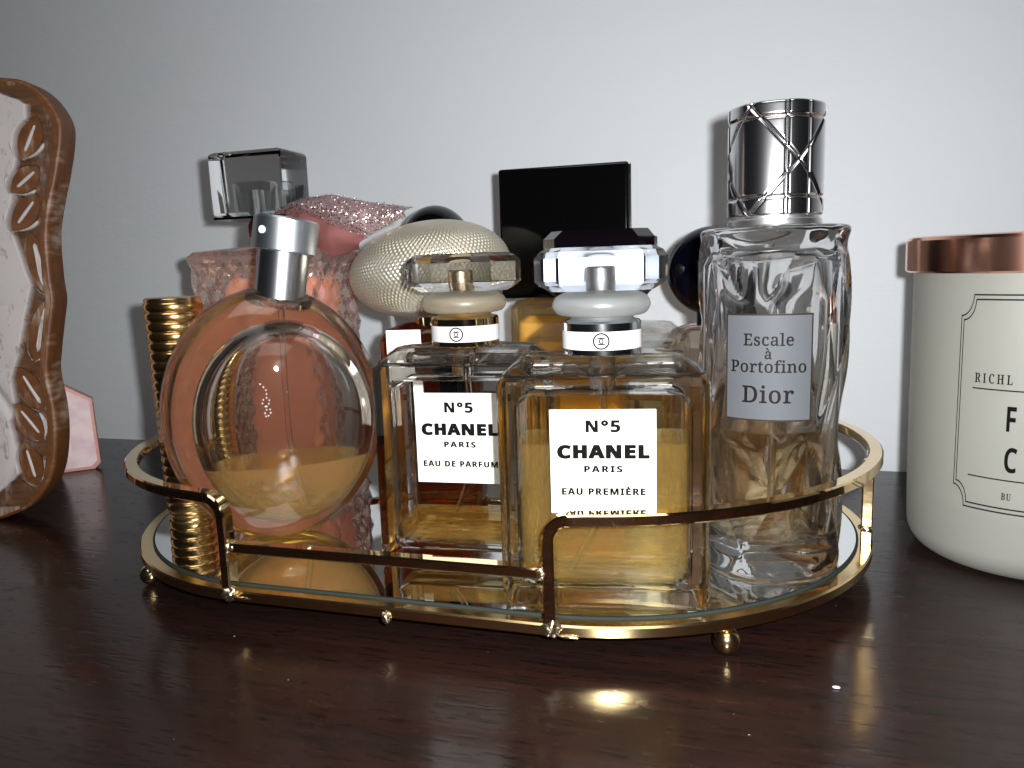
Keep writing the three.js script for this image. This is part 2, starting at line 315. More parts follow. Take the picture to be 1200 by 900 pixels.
function numberFive({ pos, turn, label, line, stretch, level, liquid, metal, ringMat, backed, group }) {
  const o = thing('perfume_bottle', label, 'perfume bottle', pos, turn, group);
  squareBottle(o, { level, liquid });
  const face = part(o, 'label', new RoundedBoxGeometry(0.0260, 0.0264, 0.00024, 2, 0.0001), M.whiteBand);
  face.position.set(0, 0.0388, 0.01112);
  const print = part(o, 'label_print', new THREE.PlaneGeometry(0.0258, 0.0262), phy({ map: chanelLabel(line, stretch), roughness: 0.9, specularIntensity: 0.25 }));
  print.position.set(0, 0.0388, 0.01128);
  const y = 0.0655;
  part(o, 'collar', lathe([[0, y - 0.0009], [0.0096, y - 0.0009], [0.0099, y - 0.0005], [0.0099, y + 0.0072], [0.0095, y + 0.0077], [0.0080, y + 0.0080], [0.0075, y + 0.0086], [0, y + 0.0086]]), metal);
  const band = part(o, 'neck_band', sheet(64, 1, (u, v) => { const a = Math.PI / 2 + (0.5 - u) * Math.PI * 1.96; return [0.01003 * Math.cos(a), y + 0.0008 + v * 0.0045, 0.01003 * Math.sin(a)]; }), phy({ map: monogram, roughness: 0.9, specularIntensity: 0.3 }));
  part(o, 'frosted_ring', lathe([[0, y + 0.0086], ...new THREE.SplineCurve([[0.0080, y + 0.0086], [0.0108, y + 0.0091], [0.0121, y + 0.0105], [0.0123, y + 0.0120], [0.0114, y + 0.0136], [0.0094, y + 0.0146], [0.0074, y + 0.0149], [0.0058, y + 0.0153]].map(([a, b]) => new THREE.Vector2(a, b))).getPoints(36).map((p) => [p.x, p.y]), [0, y + 0.0153]], 96, 0.9), ringMat);
  cutStopper(o, y + 0.0150, { sleeve: backed ? M.sleeveSilver : M.sleeveGold, backed });
  const tube = part(o, 'spray_tube', new THREE.TubeGeometry(new THREE.CatmullRomCurve3([new THREE.Vector3(0, 0.058, 0), new THREE.Vector3(0.0004, 0.04, 0), new THREE.Vector3(-0.002, 0.02, 0.001), new THREE.Vector3(-0.009, 0.0072, 0.002)]), 30, 0.0009, 12), M.tube);
  part(o, 'pump', lathe([[0, 0.0560], [0.0030, 0.0560], [0.0034, 0.0570], [0.0034, 0.0655], [0, 0.0655]], 32), M.tube);
  return o;
}
numberFive({ pos: [0.0552, MY, 0.0648], turn: 0.164, label: 'frontmost square glass perfume bottle, white EAU PREMIÈRE label, crystal stopper and silver collar', line: 'EAU PREMIÈRE', stretch: 1.0, level: 0.0428, liquid: M.amberPale, metal: M.silver, ringMat: M.frosted, backed: true });
numberFive({ pos: [0.0112, MY, 0.0455], turn: 0.08, label: 'square glass perfume bottle with white EAU DE PARFUM label and gold collar', line: 'EAU DE PARFUM', stretch: 0.98, level: 0.0122, liquid: M.amber, metal: M.goldPolished, ringMat: M.frostedGold });


// ---------------------------------------------------------------- round leaning-neck bottle, half full of amber perfume
{
  const o = thing('perfume_bottle', 'round flattened glass bottle a third full of amber, with tilted silver spray cap', 'perfume bottle', [-0.0583, MY, 0.0420], 0.60);
  const A = 0.0350, B = 0.0420, D = 0.0155, CY = 0.0411;
  const slices = (a, b, d, cx, cy, y0, y1, n, cz = 0) => Array.from({ length: n + 1 }, (_, i) => {
    const t0 = Math.asin(clamp((y0 - cy) / b, -1, 1)), t1 = Math.asin(clamp((y1 - cy) / b, -1, 1)), y = cy + b * Math.sin(t0 + (t1 - t0) * i / n), k = Math.max(0.02, Math.sqrt(Math.max(0, 1 - ((y - cy) / b) ** 2)));
    return circRing(a * k, d * Math.pow(k, 0.8), y, 96, cx, cz);
  });
  const outer = slices(A, B, D, 0, CY, 0, CY + B * 0.992, 64);
  const ca = 0.0268, cb = 0.0322, cd = 0.0136, cx = 0.0030, cy = 0.0388;
  const cav = slices(ca, cb, cd, cx, cy, cy - cb * 0.995, cy + cb * 0.995, 56);
  part(o, 'glass_body', join(loft(outer, { crease: 0.8 }), loft(cav, { flip: true, crease: 0.8 })), glassMat(lin(0.96, 0.95, 0.80), 0.045, { opacity: 0.93 }));
  part(o, 'perfume', loft(slices(ca + 0.0001, cb + 0.0001, cd + 0.0001, cx, cy, cy - cb * 0.995, 0.0262, 40), { crease: 0.7 }), phy({ color: lin(0.95, 0.72, 0.30), transmission: 0.8, transparent: true, opacity: 0.9, thickness: 0.01, roughness: 0, ior: 1.36, attenuationColor: lin(0.95, 0.70, 0.2), attenuationDistance: 0.012 }));
  // the spray head leans to the right
  const hd = new THREE.Group(); hd.name = 'spray_head'; hd.position.set(0.0046, 0.0820, 0); hd.rotation.z = -0.17; o.add(hd);
  part(hd, 'neck_collar', lathe([[0, -0.003], [0.0082, -0.003], [0.0082, 0.0120], [0, 0.0120]], 56), std({ color: lin(0.62, 0.64, 0.68), metalness: 1, roughness: 0.24 }));
  part(hd, 'spray_cap', lathe([[0, 0.0120], [0.0098, 0.0120], [0.0102, 0.0124], [0.0102, 0.0222], [0.0098, 0.0228], [0.0080, 0.0230], [0.0076, 0.0224], [0, 0.0222]], 64, 0.4), std({ color: lin(0.56, 0.62, 0.68), metalness: 1, roughness: 0.36 }));
  const nz = part(hd, 'nozzle', cyl(0.0012, 0.0006, 24), M.whiteBand); nz.rotation.x = Math.PI / 2; nz.rotation.z = 0; nz.position.set(-0.0072, 0.0180, 0.0072); nz.rotation.set(Math.PI / 2, 0, 0.78);
  part(hd, 'glass_neck', lathe([[0, -0.006], [0.0095, -0.006], [0.0098, -0.004], [0.0090, -0.0029], [0, -0.0029]], 48), M.glass);
  part(o, 'spray_tube', new THREE.TubeGeometry(new THREE.CatmullRomCurve3([new THREE.Vector3(0.0042, 0.0790, 0), new THREE.Vector3(0.0036, 0.05, 0), new THREE.Vector3(0.0040, 0.03, 0), new THREE.Vector3(0.0075, 0.010, 0)]), 30, 0.00095, 12), M.tube);
  // raised lettering on the glass and a sprinkle of printed dots
  const surf = (x, y) => { const k = Math.sqrt(Math.max(0.01, 1 - ((y - CY) / B) ** 2)), q = Math.sqrt(Math.max(0, 1 - (x / (A * k)) ** 2)); return D * Math.pow(k, 0.8) * q; };
  const font = await new FontLoader().loadAsync('fonts/droid/droid_sans_bold.typeface.json');
  const letters = [];
  const word = (s, size, x0, y0, step) => [...s].forEach((ch, i) => {
    const g = new TextGeometry(ch, { font, size, depth: 0.0003, curveSegments: 4, bevelEnabled: false }), x = x0 + i * step, y = y0 - 0.0004 * i, h = 1e-4;
    const nx = -(surf(x + h, y) - surf(x - h, y)) / (2 * h), ny = -(surf(x, y + h) - surf(x, y - h)) / (2 * h);
    letters.push(moved(g, x, y, surf(x, y) - 0.00012, -Math.atan(ny), Math.atan(nx), -0.08));
  });
  word('HERMES', 0.0034, -0.0110, 0.0200, 0.0036); word('PARIS', 0.0016, -0.0050, 0.0162, 0.0019);
  part(o, 'embossed_lettering', join(...letters), glassMat(lin(0.96, 0.94, 0.85), 0.02, { roughness: 0.12 }));
  const dots = []; [[0, 0], [0.5, 0.9], [0.2, 1.9], [-0.5, 2.8], [-0.2, 3.8], [0.7, 4.3], [1.4, 3.6], [1.2, 2.6], [0.6, 1.9], [1.4, 1.0], [1.5, 0], [0.9, -0.8], [0.2, -0.9], [0.8, 5.4], [0.7, 6.5], [0.1, 7.4], [-0.7, 8.3]].forEach(([a, b]) => { const x = -0.0030 + a * 0.0011, y = 0.0445 + b * 0.0011; dots.push(moved(new THREE.SphereGeometry(0.00028, 8, 6), x, y, surf(x, y))); });
  part(o, 'dot_print', join(...dots), std({ color: lin(0.75, 0.75, 0.78), metalness: 0.6, roughness: 0.3 }));
}

// ---------------------------------------------------------------- tall quilted glass bottle with chrome cap
{
  const o = thing('perfume_bottle', 'tall round quilted glass bottle with silver plate label and patterned chrome cap', 'perfume bottle', [0.0975, MY, 0.0305], -0.035);
  const tri = (x) => Math.abs(((x % 1) + 1) % 1 - 0.5) * 2;
  const H = 0.0955, nA = 220, nY = 150;
  const R = (a, y) => {
    const t = a / (2 * Math.PI), base = 0.0196 + 0.0008 * (y / H);
    const p1 = tri(t * 4 + y / 0.058 + 0.15), p2 = tri(t * 4 - y / 0.066 + 0.4);
    const facing = Math.abs(Math.atan2(Math.sin(a - Math.PI / 2), Math.cos(a - Math.PI / 2)));
    const flat = sstep(0.62, 0.85, facing) + (1 - sstep(0.62, 0.85, facing)) * clamp(sstep(0.0745, 0.080, y) + (1 - sstep(0.036, 0.0435, y)));
    let d = 0.0022 * (1 - Math.min(p1, p2)) ** 2.6 + 0.0001;
    d = (d - 0.0012) * flat - 0.0006;
    const e = sstep(0, 0.006, y) * (1 - sstep(H - 0.006, H, y));
    let r = base + d * e - 0.0004;
    if (y < 0.0015) r -= 0.0015 - Math.sqrt(Math.max(0, 0.0015 ** 2 - (0.0015 - y) ** 2));
    if (y > H - 0.002) { const q = y - (H - 0.002); r -= 0.002 - Math.sqrt(Math.max(0, 0.002 ** 2 - q * q)); }
    return r;
  };
  const rings = Array.from({ length: nY + 1 }, (_, j) => { const y = H * (j < 6 ? j / 6 * 0.016 : j > nY - 6 ? 1 - (nY - j) / 6 * 0.021 : 0.016 + (j - 6) / (nY - 12) * 0.963); return Array.from({ length: nA }, (_, i) => { const a = i / nA * 2 * Math.PI, r = R(a, y); return [r * Math.cos(a), y, r * Math.sin(a)]; }); });
  rings.push(circRing(0.0115, 0.0115, H + 0.0002, nA), circRing(0.0110, 0.0110, H + 0.0012, nA));
  const cav = (o1, y0, y1, round) => { const P = [[y0, 0.004], [y0 + 0.0012, 0.0012], [y0 + 0.003, 0]]; if (round) P.push([y1 - 0.004, 0], [y1 - 0.0012, 0.0014], [y1, 0.0045]); else P.push([y1, 0]); return P.map(([y, i]) => circRing(0.0150 - i + o1, 0.0150 - i + o1, y, 72)); };
  part(o, 'glass_body', join(loft(rings, { crease: 0.4 }), loft(cav(0, 0.0085, 0.0900, true), { flip: true, crease: 0.8 })), glassMat(null, 0.1, { opacity: 0.93 }));
  part(o, 'perfume', loft(cav(0.0001, 0.00845, 0.0408, false), { crease: 0.7 }), M.amberLight);
  part(o, 'spray_tube', new THREE.TubeGeometry(new THREE.CatmullRomCurve3([new THREE.Vector3(0, 0.092, 0), new THREE.Vector3(0.0006, 0.05, 0), new THREE.Vector3(0.004, 0.0105, 0.003)]), 24, 0.0012, 12), M.tube);
  const plate = canvasTex(760, 900, (g, w, h) => {
    g.fillStyle = '#505357'; g.fillRect(0, 0, w, h); g.strokeStyle = '#2c2018'; g.lineWidth = 14; g.strokeRect(7, 7, w - 14, h - 14);
    g.fillStyle = '#0e0a08';
    g.strokeStyle = g.fillStyle; text(g, 'Escale', 380, 262, serifFont(136), 5, 1, 'center', 4); text(g, 'à', 380, 372, serifFont(116), 0, 1, 'center', 4); text(g, 'Portofino', 380, 486, serifFont(134), 4, 1.04, 'center', 4); text(g, 'Dior', 380, 742, serifFont(192), 8, 1.04, 'center', 6);
  });
  const bandGeo = (r, y0, y1, half, c) => sheet(40, 1, (u, v) => { const a = Math.PI / 2 + c + (0.5 - u) * 2 * half; return [r * Math.cos(a), y0 + (y1 - y0) * v, r * Math.sin(a)]; });
  part(o, 'label', bandGeo(0.01995, 0.0448, 0.0730, 0.57, 0.04), phy({ map: plate, metalness: 0.1, roughness: 0.6, specularIntensity: 0.3 }));
  // chrome cap with crossing grooves
  const y0 = 0.0980, y1 = 0.1272, na = 420, nb = 130, dist = (a, b) => Math.abs(Math.atan2(Math.sin(a - b), Math.cos(a - b)));
  const capR = (a, y) => {
    const rr = 0.01235, per = 2 * Math.PI / 3, f = Math.PI / 2 - a; // f grows to the right as seen from the front
    const loc = ((f - 0.50) % per + per * 1.5) % per - per / 2, ym = (y0 + y1) / 2 - 0.0004, half = (y1 - y0) / 2;
    const g = (d, w) => Math.exp(-((d / w) ** 2));
    let cut = Math.max(g((Math.abs(loc) - 0.26) * rr, 0.00042), g(y - (y1 - 0.0040), 0.0004), g(y - (y0 + 0.0050), 0.0004));
    for (const s of [-1, 1]) for (const k of [-1, 0, 1]) { const line = loc - s * (y - ym) / half * (per / 2) * 1.05 - k * per; cut = Math.max(cut, g(line * rr * 0.72, 0.0004)); }
    let r = rr - 0.00055 * cut + 0.00018 * Math.cos(loc * 6) ;
    const e = Math.min(y - y0, y1 - y); if (e < 0.0008) r -= 0.0008 - Math.sqrt(0.0008 ** 2 - (0.0008 - e) ** 2);
    return r;
  };
  const cr = Array.from({ length: nb + 1 }, (_, j) => { const y = y0 + (y1 - y0) * j / nb; return Array.from({ length: na }, (_, i) => { const a = i / na * 2 * Math.PI, r = capR(a, y); return [r * Math.cos(a), y, r * Math.sin(a)]; }); });
  part(o, 'cap', loft(cr, { crease: 0 }), std({ color: lin(0.86, 0.86, 0.88), metalness: 1, roughness: 0.15 }));
  part(o, 'cap_collar', lathe([[0, H], [0.0122, H], [0.0125, H + 0.0004], [0.0123, H + 0.0017], [0.0118, H + 0.0020], [0.0118, y0 + 0.0001], [0, y0 + 0.0001]], 64), M.sleeveSilver);
}

// ---------------------------------------------------------------- gold ribbed bottle at the left end
{
  const o = thing('ribbed_bottle', 'slim gold cylinder with fine horizontal ribs behind the round bottle', 'perfume bottle', [-0.1070, MY, 0.0275]);
  const pts = [[0, 0], [0.0080, 0], [0.0084, 0.0006]], n = 22, h = 0.0800;
  for (let i = 0; i < n; i++) for (let k = 0; k <= 8; k++) { const t = (i + k / 8) / n, y = 0.0014 + t * (h - 0.003); pts.push([0.0082 + 0.0013 * t + 0.00062 * Math.sqrt(Math.max(0, Math.sin(k / 8 * Math.PI))), y]); }
  pts.push([0.0096, h - 0.0006], [0.0090, h], [0.0070, h - 0.0002], [0, h - 0.0004]);
  part(o, 'ribbed_shell', lathe(pts, 72, 0.9), std({ color: lin(0.80, 0.53, 0.22), metalness: 1, roughness: 0.2 }));
}

// ---------------------------------------------------------------- tall pink diamond-cut bottle with clear square cap and ribbon
{
  const o = thing('perfume_bottle', 'tall pink diamond-cut glass bottle with clear square cap and glittery pink ribbon', 'perfume bottle', [-0.0865, MY, -0.0065]);
  const w = 0.0580, d = 0.0280, h = 0.0945, per = 176;
  // evenly spaced ring with diamond cuts pressed into every face
  const even = (y) => { const W = w / 2, Dp = d / 2, P = [], n = per; for (let i = 0; i < n; i++) {
      let s = i / n * 2 * (w + d), x, z, nx = 0, nz = 0;
      if (s < d) { x = W; z = -Dp + s; nx = 1; } else if (s < d + w) { x = W - (s - d); z = Dp; nz = 1; } else if (s < 2 * d + w) { x = -W; z = Dp - (s - d - w); nx = -1; } else { x = -W + (s - 2 * d - w); z = -Dp; nz = -1; }
      const cell = 0.0076, a = ((s / cell + y / (cell * 1.6)) % 1 + 1) % 1, b = ((s / cell - y / (cell * 1.6)) % 1 + 1) % 1;
      const e = sstep(0, 0.003, y) * (1 - sstep(h - 0.005, h - 0.002, y)), cut = 0.0025 * (Math.abs(a - 0.5) + Math.abs(b - 0.5)) * e;
      P.push([x - nx * cut, y, z - nz * cut]);
    } return P; };
  const R = []; for (let j = 0; j <= 110; j++) R.push(even(h * j / 110));
  R.push(even(h).map(([x, y, z]) => [x * 0.94, h + 0.0016, z * 0.9]), even(h).map(([x, y, z]) => [x * 0.32, h + 0.0030, z * 0.55]));
  part(o, 'glass_body', loft(R, { crease: 0.18 }), phy({ color: lin(1, 0.95, 0.93), transmission: 0.92, transparent: true, opacity: 0.95, thickness: 0.01, roughness: 0.02, ior: 1.5, attenuationColor: lin(0.96, 0.62, 0.46), attenuationDistance: 0.022 }));
  const core = part(o, 'perfume', new RoundedBoxGeometry(0.040, 0.078, 0.015, 4, 0.004), std({ color: lin(0.80, 0.27, 0.14), roughness: 0.35 })); core.position.set(0.002, 0.047, 0);
  core.material.dispose(); core.material = phy({ color: lin(0.92, 0.40, 0.22), roughness: 0.3, transmission: 0.2, thickness: 0.01, ior: 1.36 });
  const nx = -0.0035;
  part(o, 'neck', moved(lathe([[0, h + 0.0028], [0.0042, h + 0.0028], [0.0044, h + 0.0035], [0.0044, h + 0.0136], [0, h + 0.0136]], 40), nx, 0, 0), M.black);
  // ribbon knot: ribbed pink band round the neck
  const kp = []; for (let i = 0; i <= 28; i++) kp.push(0);
  part(o, 'ribbon_knot', moved(loft([0.0064, 0.0075, 0.0110, 0.0130].map((y, k) => Array.from({ length: 120 }, (_, i) => { const a = i / 120 * 2 * Math.PI, r = (k === 0 || k === 3 ? 0.0046 : 0.0054) + 0.00022 * Math.sin(a * 28); return [r * Math.cos(a), h + y, r * Math.sin(a)]; })), { crease: 0.6 }), nx, 0, 0), std({ color: lin(0.62, 0.25, 0.22), roughness: 0.5 }));
  const sparkle = dataTex(512, 512, (u, v, x, y) => { const k = rnd(); return k; });
  sparkle.magFilter = THREE.NearestFilter; sparkle.repeat.set(0.34, 0.14);
  const glit = std({ color: lin(0.40, 0.26, 0.27), metalness: 0.5, roughness: 0.4, bumpMap: sparkle, bumpScale: 0.00035, side: THREE.DoubleSide });
  const satin = std({ color: lin(0.20, 0.075, 0.07), roughness: 0.42, side: THREE.DoubleSide });
  // local control points: the wing runs from the knot to the right
  const leaf = (top, bot, bulge, th) => { const f = (u, v, s) => { const k = Math.min(u * top.length, top.length - 1.0001) , U = u * (top.length - 1), i = Math.min(Math.floor(U), top.length - 2), t = U - i, m = (P) => P[i].map((c, q) => c + (P[i + 1][q] - c) * t), a = m(top), b = m(bot); const z = bulge * Math.sin(v * Math.PI) ; return [a[0] + (b[0] - a[0]) * v, a[1] + (b[1] - a[1]) * v, a[2] + (b[2] - a[2]) * v + z + s * th]; };
    return join(sheet(40, 20, (u, v) => f(u, v, 1), { flip: true }), sheet(40, 20, (u, v) => f(u, v, -1))); };
  const uvLeaf = (top, bot, bulge) => sheet(48, 20, (u, v) => { const U = u * (top.length - 1), i = Math.min(Math.floor(U), top.length - 2), t = U - i, m = (P) => P[i].map((c, q) => c + (P[i + 1][q] - c) * t), a = m(top), b = m(bot); return [a[0] + (b[0] - a[0]) * v, a[1] + (b[1] - a[1]) * v, a[2] + (b[2] - a[2]) * v + bulge * Math.sin(v * Math.PI) + 0.0004 * Math.sin(u * 19 + v * 4)]; }, { flip: true });
  const glitter = (host) => { // loose mirror flakes stuck to the ribbon
    const n = 2600, P = host.geometry.attributes.position, NN = host.geometry.attributes.normal, f = new THREE.InstancedMesh(new THREE.CircleGeometry(0.00021, 6), std({ color: lin(0.95, 0.86, 0.86), metalness: 1, roughness: 0.22, side: THREE.DoubleSide }), n), m = new THREE.Matrix4(), z = new THREE.Vector3(0, 0, 1), q = new THREE.Quaternion(), q2 = new THREE.Quaternion(), v = new THREE.Vector3(), nn = new THREE.Vector3();
    for (let i = 0; i < n; i++) {
      const k = Math.floor(rnd() * P.count), k2 = Math.min(P.count - 1, k + 1), t = rnd(); v.fromBufferAttribute(P, k); nn.fromBufferAttribute(P, k2); if (nn.distanceTo(v) < 0.003) v.lerp(nn, t); v.y += (rnd() - 0.5) * 0.0009;
      nn.fromBufferAttribute(NN, k); if (nn.z < 0) nn.negate(); v.addScaledVector(nn, 0.0002);
      nn.x += (rnd() - 0.5) * 0.9; nn.y += (rnd() - 0.5) * 0.9; nn.z += (rnd() - 0.5) * 0.9; nn.normalize();
      q.setFromUnitVectors(z, nn); m.compose(v, q, new THREE.Vector3(1, 1, 1).multiplyScalar(0.7 + 0.8 * rnd())); f.setMatrixAt(i, m);
    }
    f.name = 'glitter'; f.userData.kind = 'stuff'; o.add(f);
  };
  const X = (x, y, z) => [x + 0.0865, y - MY, z + 0.0065];
  const rg = part(o, 'ribbon_glitter_side', uvLeaf([X(-0.078, 0.1215, -0.002), X(-0.068, 0.1250, 0.001), X(-0.054, 0.1255, 0.003), X(-0.040, 0.1222, 0.003), X(-0.0235, 0.1195, 0.000)], [X(-0.078, 0.1190, 0.000), X(-0.067, 0.1200, 0.004), X(-0.053, 0.1148, 0.007), X(-0.040, 0.1098, 0.007), X(-0.0255, 0.1165, 0.003)], 0.004), glit); glitter(rg);
  part(o, 'ribbon_satin_side', uvLeaf([X(-0.078, 0.1188, 0.000), X(-0.067, 0.1200, 0.0038), X(-0.053, 0.1150, 0.0068), X(-0.0385, 0.1095, 0.0065)], [X(-0.078, 0.1120, -0.002), X(-0.066, 0.1050, 0.000), X(-0.055, 0.1035, 0.002), X(-0.0440, 0.1055, 0.003)], 0.003), satin);
  // clear square cap
  const cap = [[0.0145, 0.0014], [0.0151, 0.0004], [0.0158, 0], [0.0372, 0], [0.0379, 0.0004], [0.0385, 0.0014]].map(([y, i]) => rrRing(0.0318 - 2 * i, 0.0190 - 2 * i, 0.0012, h + y, 4, nx));
  const c = part(o, 'square_cap', loft(cap, { crease: 0.35 }), glassMat(lin(0.97, 0.98, 0.98), 0.1, { opacity: 1, transparent: false }));
  part(c, 'cap_base', new RoundedBoxGeometry(0.0312, 0.0010, 0.0184, 2, 0.0003), M.black).position.set(nx, h + 0.0140, 0);
  part(c, 'clear_socket', moved(loft([[0.0150, 0], [0.0268, 0], [0.0274, 0.0006]].map(([y, i]) => rrRing(0.0150 - 2 * i, 0.0105 - 2 * i, 0.001, h + y, 4, nx)), { crease: 0.3 }), 0, 0, 0), phy({ color: lin(0.8, 0.82, 0.82), transmission: 1, thickness: 0, roughness: 0.0, ior: 1.9 }));
  part(c, 'metal_sleeve', moved(lathe([[0, h + 0.0150], [0.0034, h + 0.0150], [0.0034, h + 0.0242], [0, h + 0.0246]], 36), nx, 0, 0), M.sleeveSilver);
}

// ---------------------------------------------------------------- bottle with gold mesh bulb
{
  const o = thing('perfume_bottle', 'amber bottle topped by a large pale gold dimpled oval bulb', 'perfume bottle', [-0.0195, MY, -0.002], 0.15);
  part(o, 'glass_body', loft([[0, 0.001], [0.001, 0], [0.062, 0], [0.066, 0.002], [0.068, 0.008]].map(([y, i]) => rrRing(0.034 - 2 * i, 0.022 - 2 * i, 0.003, y, 5)), { crease: 0.5 }), glassMat(lin(0.80, 0.30, 0.10), 0.014));
  const core = part(o, 'perfume', new RoundedBoxGeometry(0.028, 0.052, 0.014, 3, 0.002), liquidMat(lin(0.8, 0.35, 0.1), 0.02)); core.position.set(0, 0.031, 0);
  const lab = canvasTex(256, 512, (g, w, h) => { g.fillStyle = '#ecebe4'; g.fillRect(0, 0, w, h); g.fillStyle = '#8d8a80'; g.fillRect(52, 0, 5, h); g.fillRect(84, 0, 3, h); });
  const l = part(o, 'label', new THREE.BoxGeometry(0.0125, 0.034, 0.0003), std({ map: lab, roughness: 0.6 })); l.position.set(-0.0075, 0.049, 0.0113);
  const blk = part(o, 'black_panel', new RoundedBoxGeometry(0.010, 0.040, 0.0012, 2, 0.0004), M.black); blk.position.set(0.0100, 0.046, 0.0118);
  part(o, 'neck', lathe([[0, 0.066], [0.006, 0.066], [0.006, 0.075], [0, 0.075]], 40), M.goldPolished);
  const bg = sheet(880, 330, (u, v) => { const a = u * 2 * Math.PI, b = (v - 0.5) * Math.PI, w = 0.5 + 0.5 * Math.sin(u * 2 * Math.PI * 104 + v * 26) * Math.sin(v * Math.PI * 46), e = 0.015 * w * Math.cos(b); return [(1 + e) * Math.cos(b) * Math.cos(a), (1 + e) * Math.sin(b), (1 + e) * Math.cos(b) * Math.sin(a)]; }, { flip: true });
  const bulb = part(o, 'mesh_bulb', bg, std({ color: lin(0.70, 0.655, 0.54), metalness: 0.85, roughness: 0.32 }));
  bulb.scale.set(0.0292, 0.0172, 0.0205); bulb.position.set(0.0006, 0.0868, 0.001); bulb.rotation.z = 0.13;
}

// ---------------------------------------------------------------- bottles along the back
{
  // big square black cap on an amber body
  const o = thing('perfume_bottle', 'tall amber bottle with large plain square black cap near the wall', 'perfume bottle', [0.0225, MY, -0.047]);
  part(o, 'glass_body', loft([[0, 0.001], [0.001, 0], [0.070, 0], [0.073, 0.002], [0.074, 0.006]].map(([y, i]) => rrRing(0.046 - 2 * i, 0.022 - 2 * i, 0.004, y, 6)), { crease: 0.5 }), glassMat(lin(0.97, 0.75, 0.4), 0.02, { opacity: 0.6 }));
  const core = part(o, 'perfume', loft([[0.006, 0.002], [0.008, 0], [0.064, 0], [0.067, 0.003]].map(([y, i]) => rrRing(0.040 - 2 * i, 0.017 - 2 * i, 0.004, y, 6)), { crease: 0.6 }), phy({ color: lin(0.85, 0.50, 0.13), transmission: 0.2, thickness: 0.01, roughness: 0.15, ior: 1.36 }));
  const cap = part(o, 'square_cap', new RoundedBoxGeometry(0.0508, 0.0500, 0.0220, 4, 0.0012), M.black); cap.position.set(0.0002, 0.0992, 0.0005);
  part(o, 'cap_edge', new RoundedBoxGeometry(0.0022, 0.0490, 0.0215, 2, 0.0006), M.chrome).position.set(0.0254, 0.0992, -0.0003);
}
{
  // black bevelled stopper on a clear square bottle
  const o = thing('perfume_bottle', 'clear square bottle with faceted black stopper, between the silver-collared bottle and wall', 'perfume bottle', [0.0475, MY, 0.0115], 0.02);
  squareBottle(o, { w: 0.052, d: 0.0215, h: 0.0640, level: 0.052, liquid: liquidMat(lin(0.95, 0.76, 0.32), 0.024, 0.08), solid: glassMat(null, 0.1, { opacity: 0.4 }) });
  part(o, 'collar', lathe([[0, 0.067], [0.0085, 0.067], [0.0085, 0.0765], [0, 0.0765]], 48), M.black);
  const oct = (i, yy) => { const W = 0.0175 - i, D = 0.0095 - i, k = 0.0045; return [[W, D - k], [W - k, D], [-W + k, D], [-W, D - k], [-W, -D + k], [-W + k, -D], [W - k, -D], [W, -D + k]].map(([x, z]) => [x - 0.0018, yy, z]); };
  part(o, 'stopper', loft([oct(0.003, 0.0765), oct(0, 0.0795), oct(0, 0.0950), oct(0.0022, 0.0975)], { crease: 0.1 }), phy({ color: lin(0.002, 0.0012, 0.002), roughness: 0.04, clearcoat: 1 }));
}
{
  // black dome with chrome edge
  const o = thing('perfume_bottle', 'slim grey glass bottle with shiny black dome cap between ribbon and mesh bulb', 'perfume bottle', [-0.0390, MY, -0.047]);
  part(o, 'glass_body', loft([[0, 0.001], [0.001, 0], [0.084, 0], [0.088, 0.003], [0.0885, 0.008]].map(([y, i]) => rrRing(0.034 - 2 * i, 0.024 - 2 * i, 0.008, y, 7)), { crease: 0.5 }), glassMat(lin(0.75, 0.77, 0.78), 0.02));
  const dome = part(o, 'dome_cap', lathe([[0, 0.0885], [0.0146, 0.0885], [0.0150, 0.0892], ...Array.from({ length: 14 }, (_, i) => { const a = i / 13 * Math.PI / 2; return [0.0150 * Math.cos(a), 0.0965 + 0.0165 * Math.sin(a)]; })], 72, 0.6), M.black); dome.position.x = 0.0045;
  part(dome, 'cap_rim', lathe([[0.0150, 0.0888], [0.0156, 0.0892], [0.0156, 0.0925], [0.0151, 0.0930]], 72), M.chrome);
}
{
  // navy round cap
  const o = thing('perfume_bottle', 'small pale bottle with round dark navy cap behind the tall quilted bottle', 'perfume bottle', [0.0785, MY, -0.034]);
  part(o, 'glass_body', loft([[0, 0.001], [0.001, 0], [0.056, 0], [0.062, 0.004], [0.064, 0.010]].map(([y, i]) => rrRing(0.036 - 2 * i, 0.024 - 2 * i, 0.008, y, 7)), { crease: 0.5 }), glassMat(lin(0.95, 0.80, 0.66), 0.03));
  const core = part(o, 'perfume', new RoundedBoxGeometry(0.028, 0.038, 0.016, 3, 0.005), liquidMat(lin(0.95, 0.6, 0.3), 0.02)); core.position.set(0, 0.024, 0);
  part(o, 'neck', lathe([[0, 0.063], [0.0055, 0.063], [0.0055, 0.0690], [0, 0.0690]], 40), std({ color: lin(0.03, 0.05, 0.08), metalness: 0.6, roughness: 0.2 }));
  const cap = part(o, 'round_cap', new THREE.SphereGeometry(1, 80, 60), M.navy); cap.scale.set(0.0168, 0.0162, 0.0120); cap.position.set(0.0005, 0.0830, 0);
  const rel = part(cap, 'raised_scroll', new THREE.TorusGeometry(0.22, 0.05, 12, 40, 4.2), M.navy); rel.position.set(0.25, -0.05, 0.95);
}

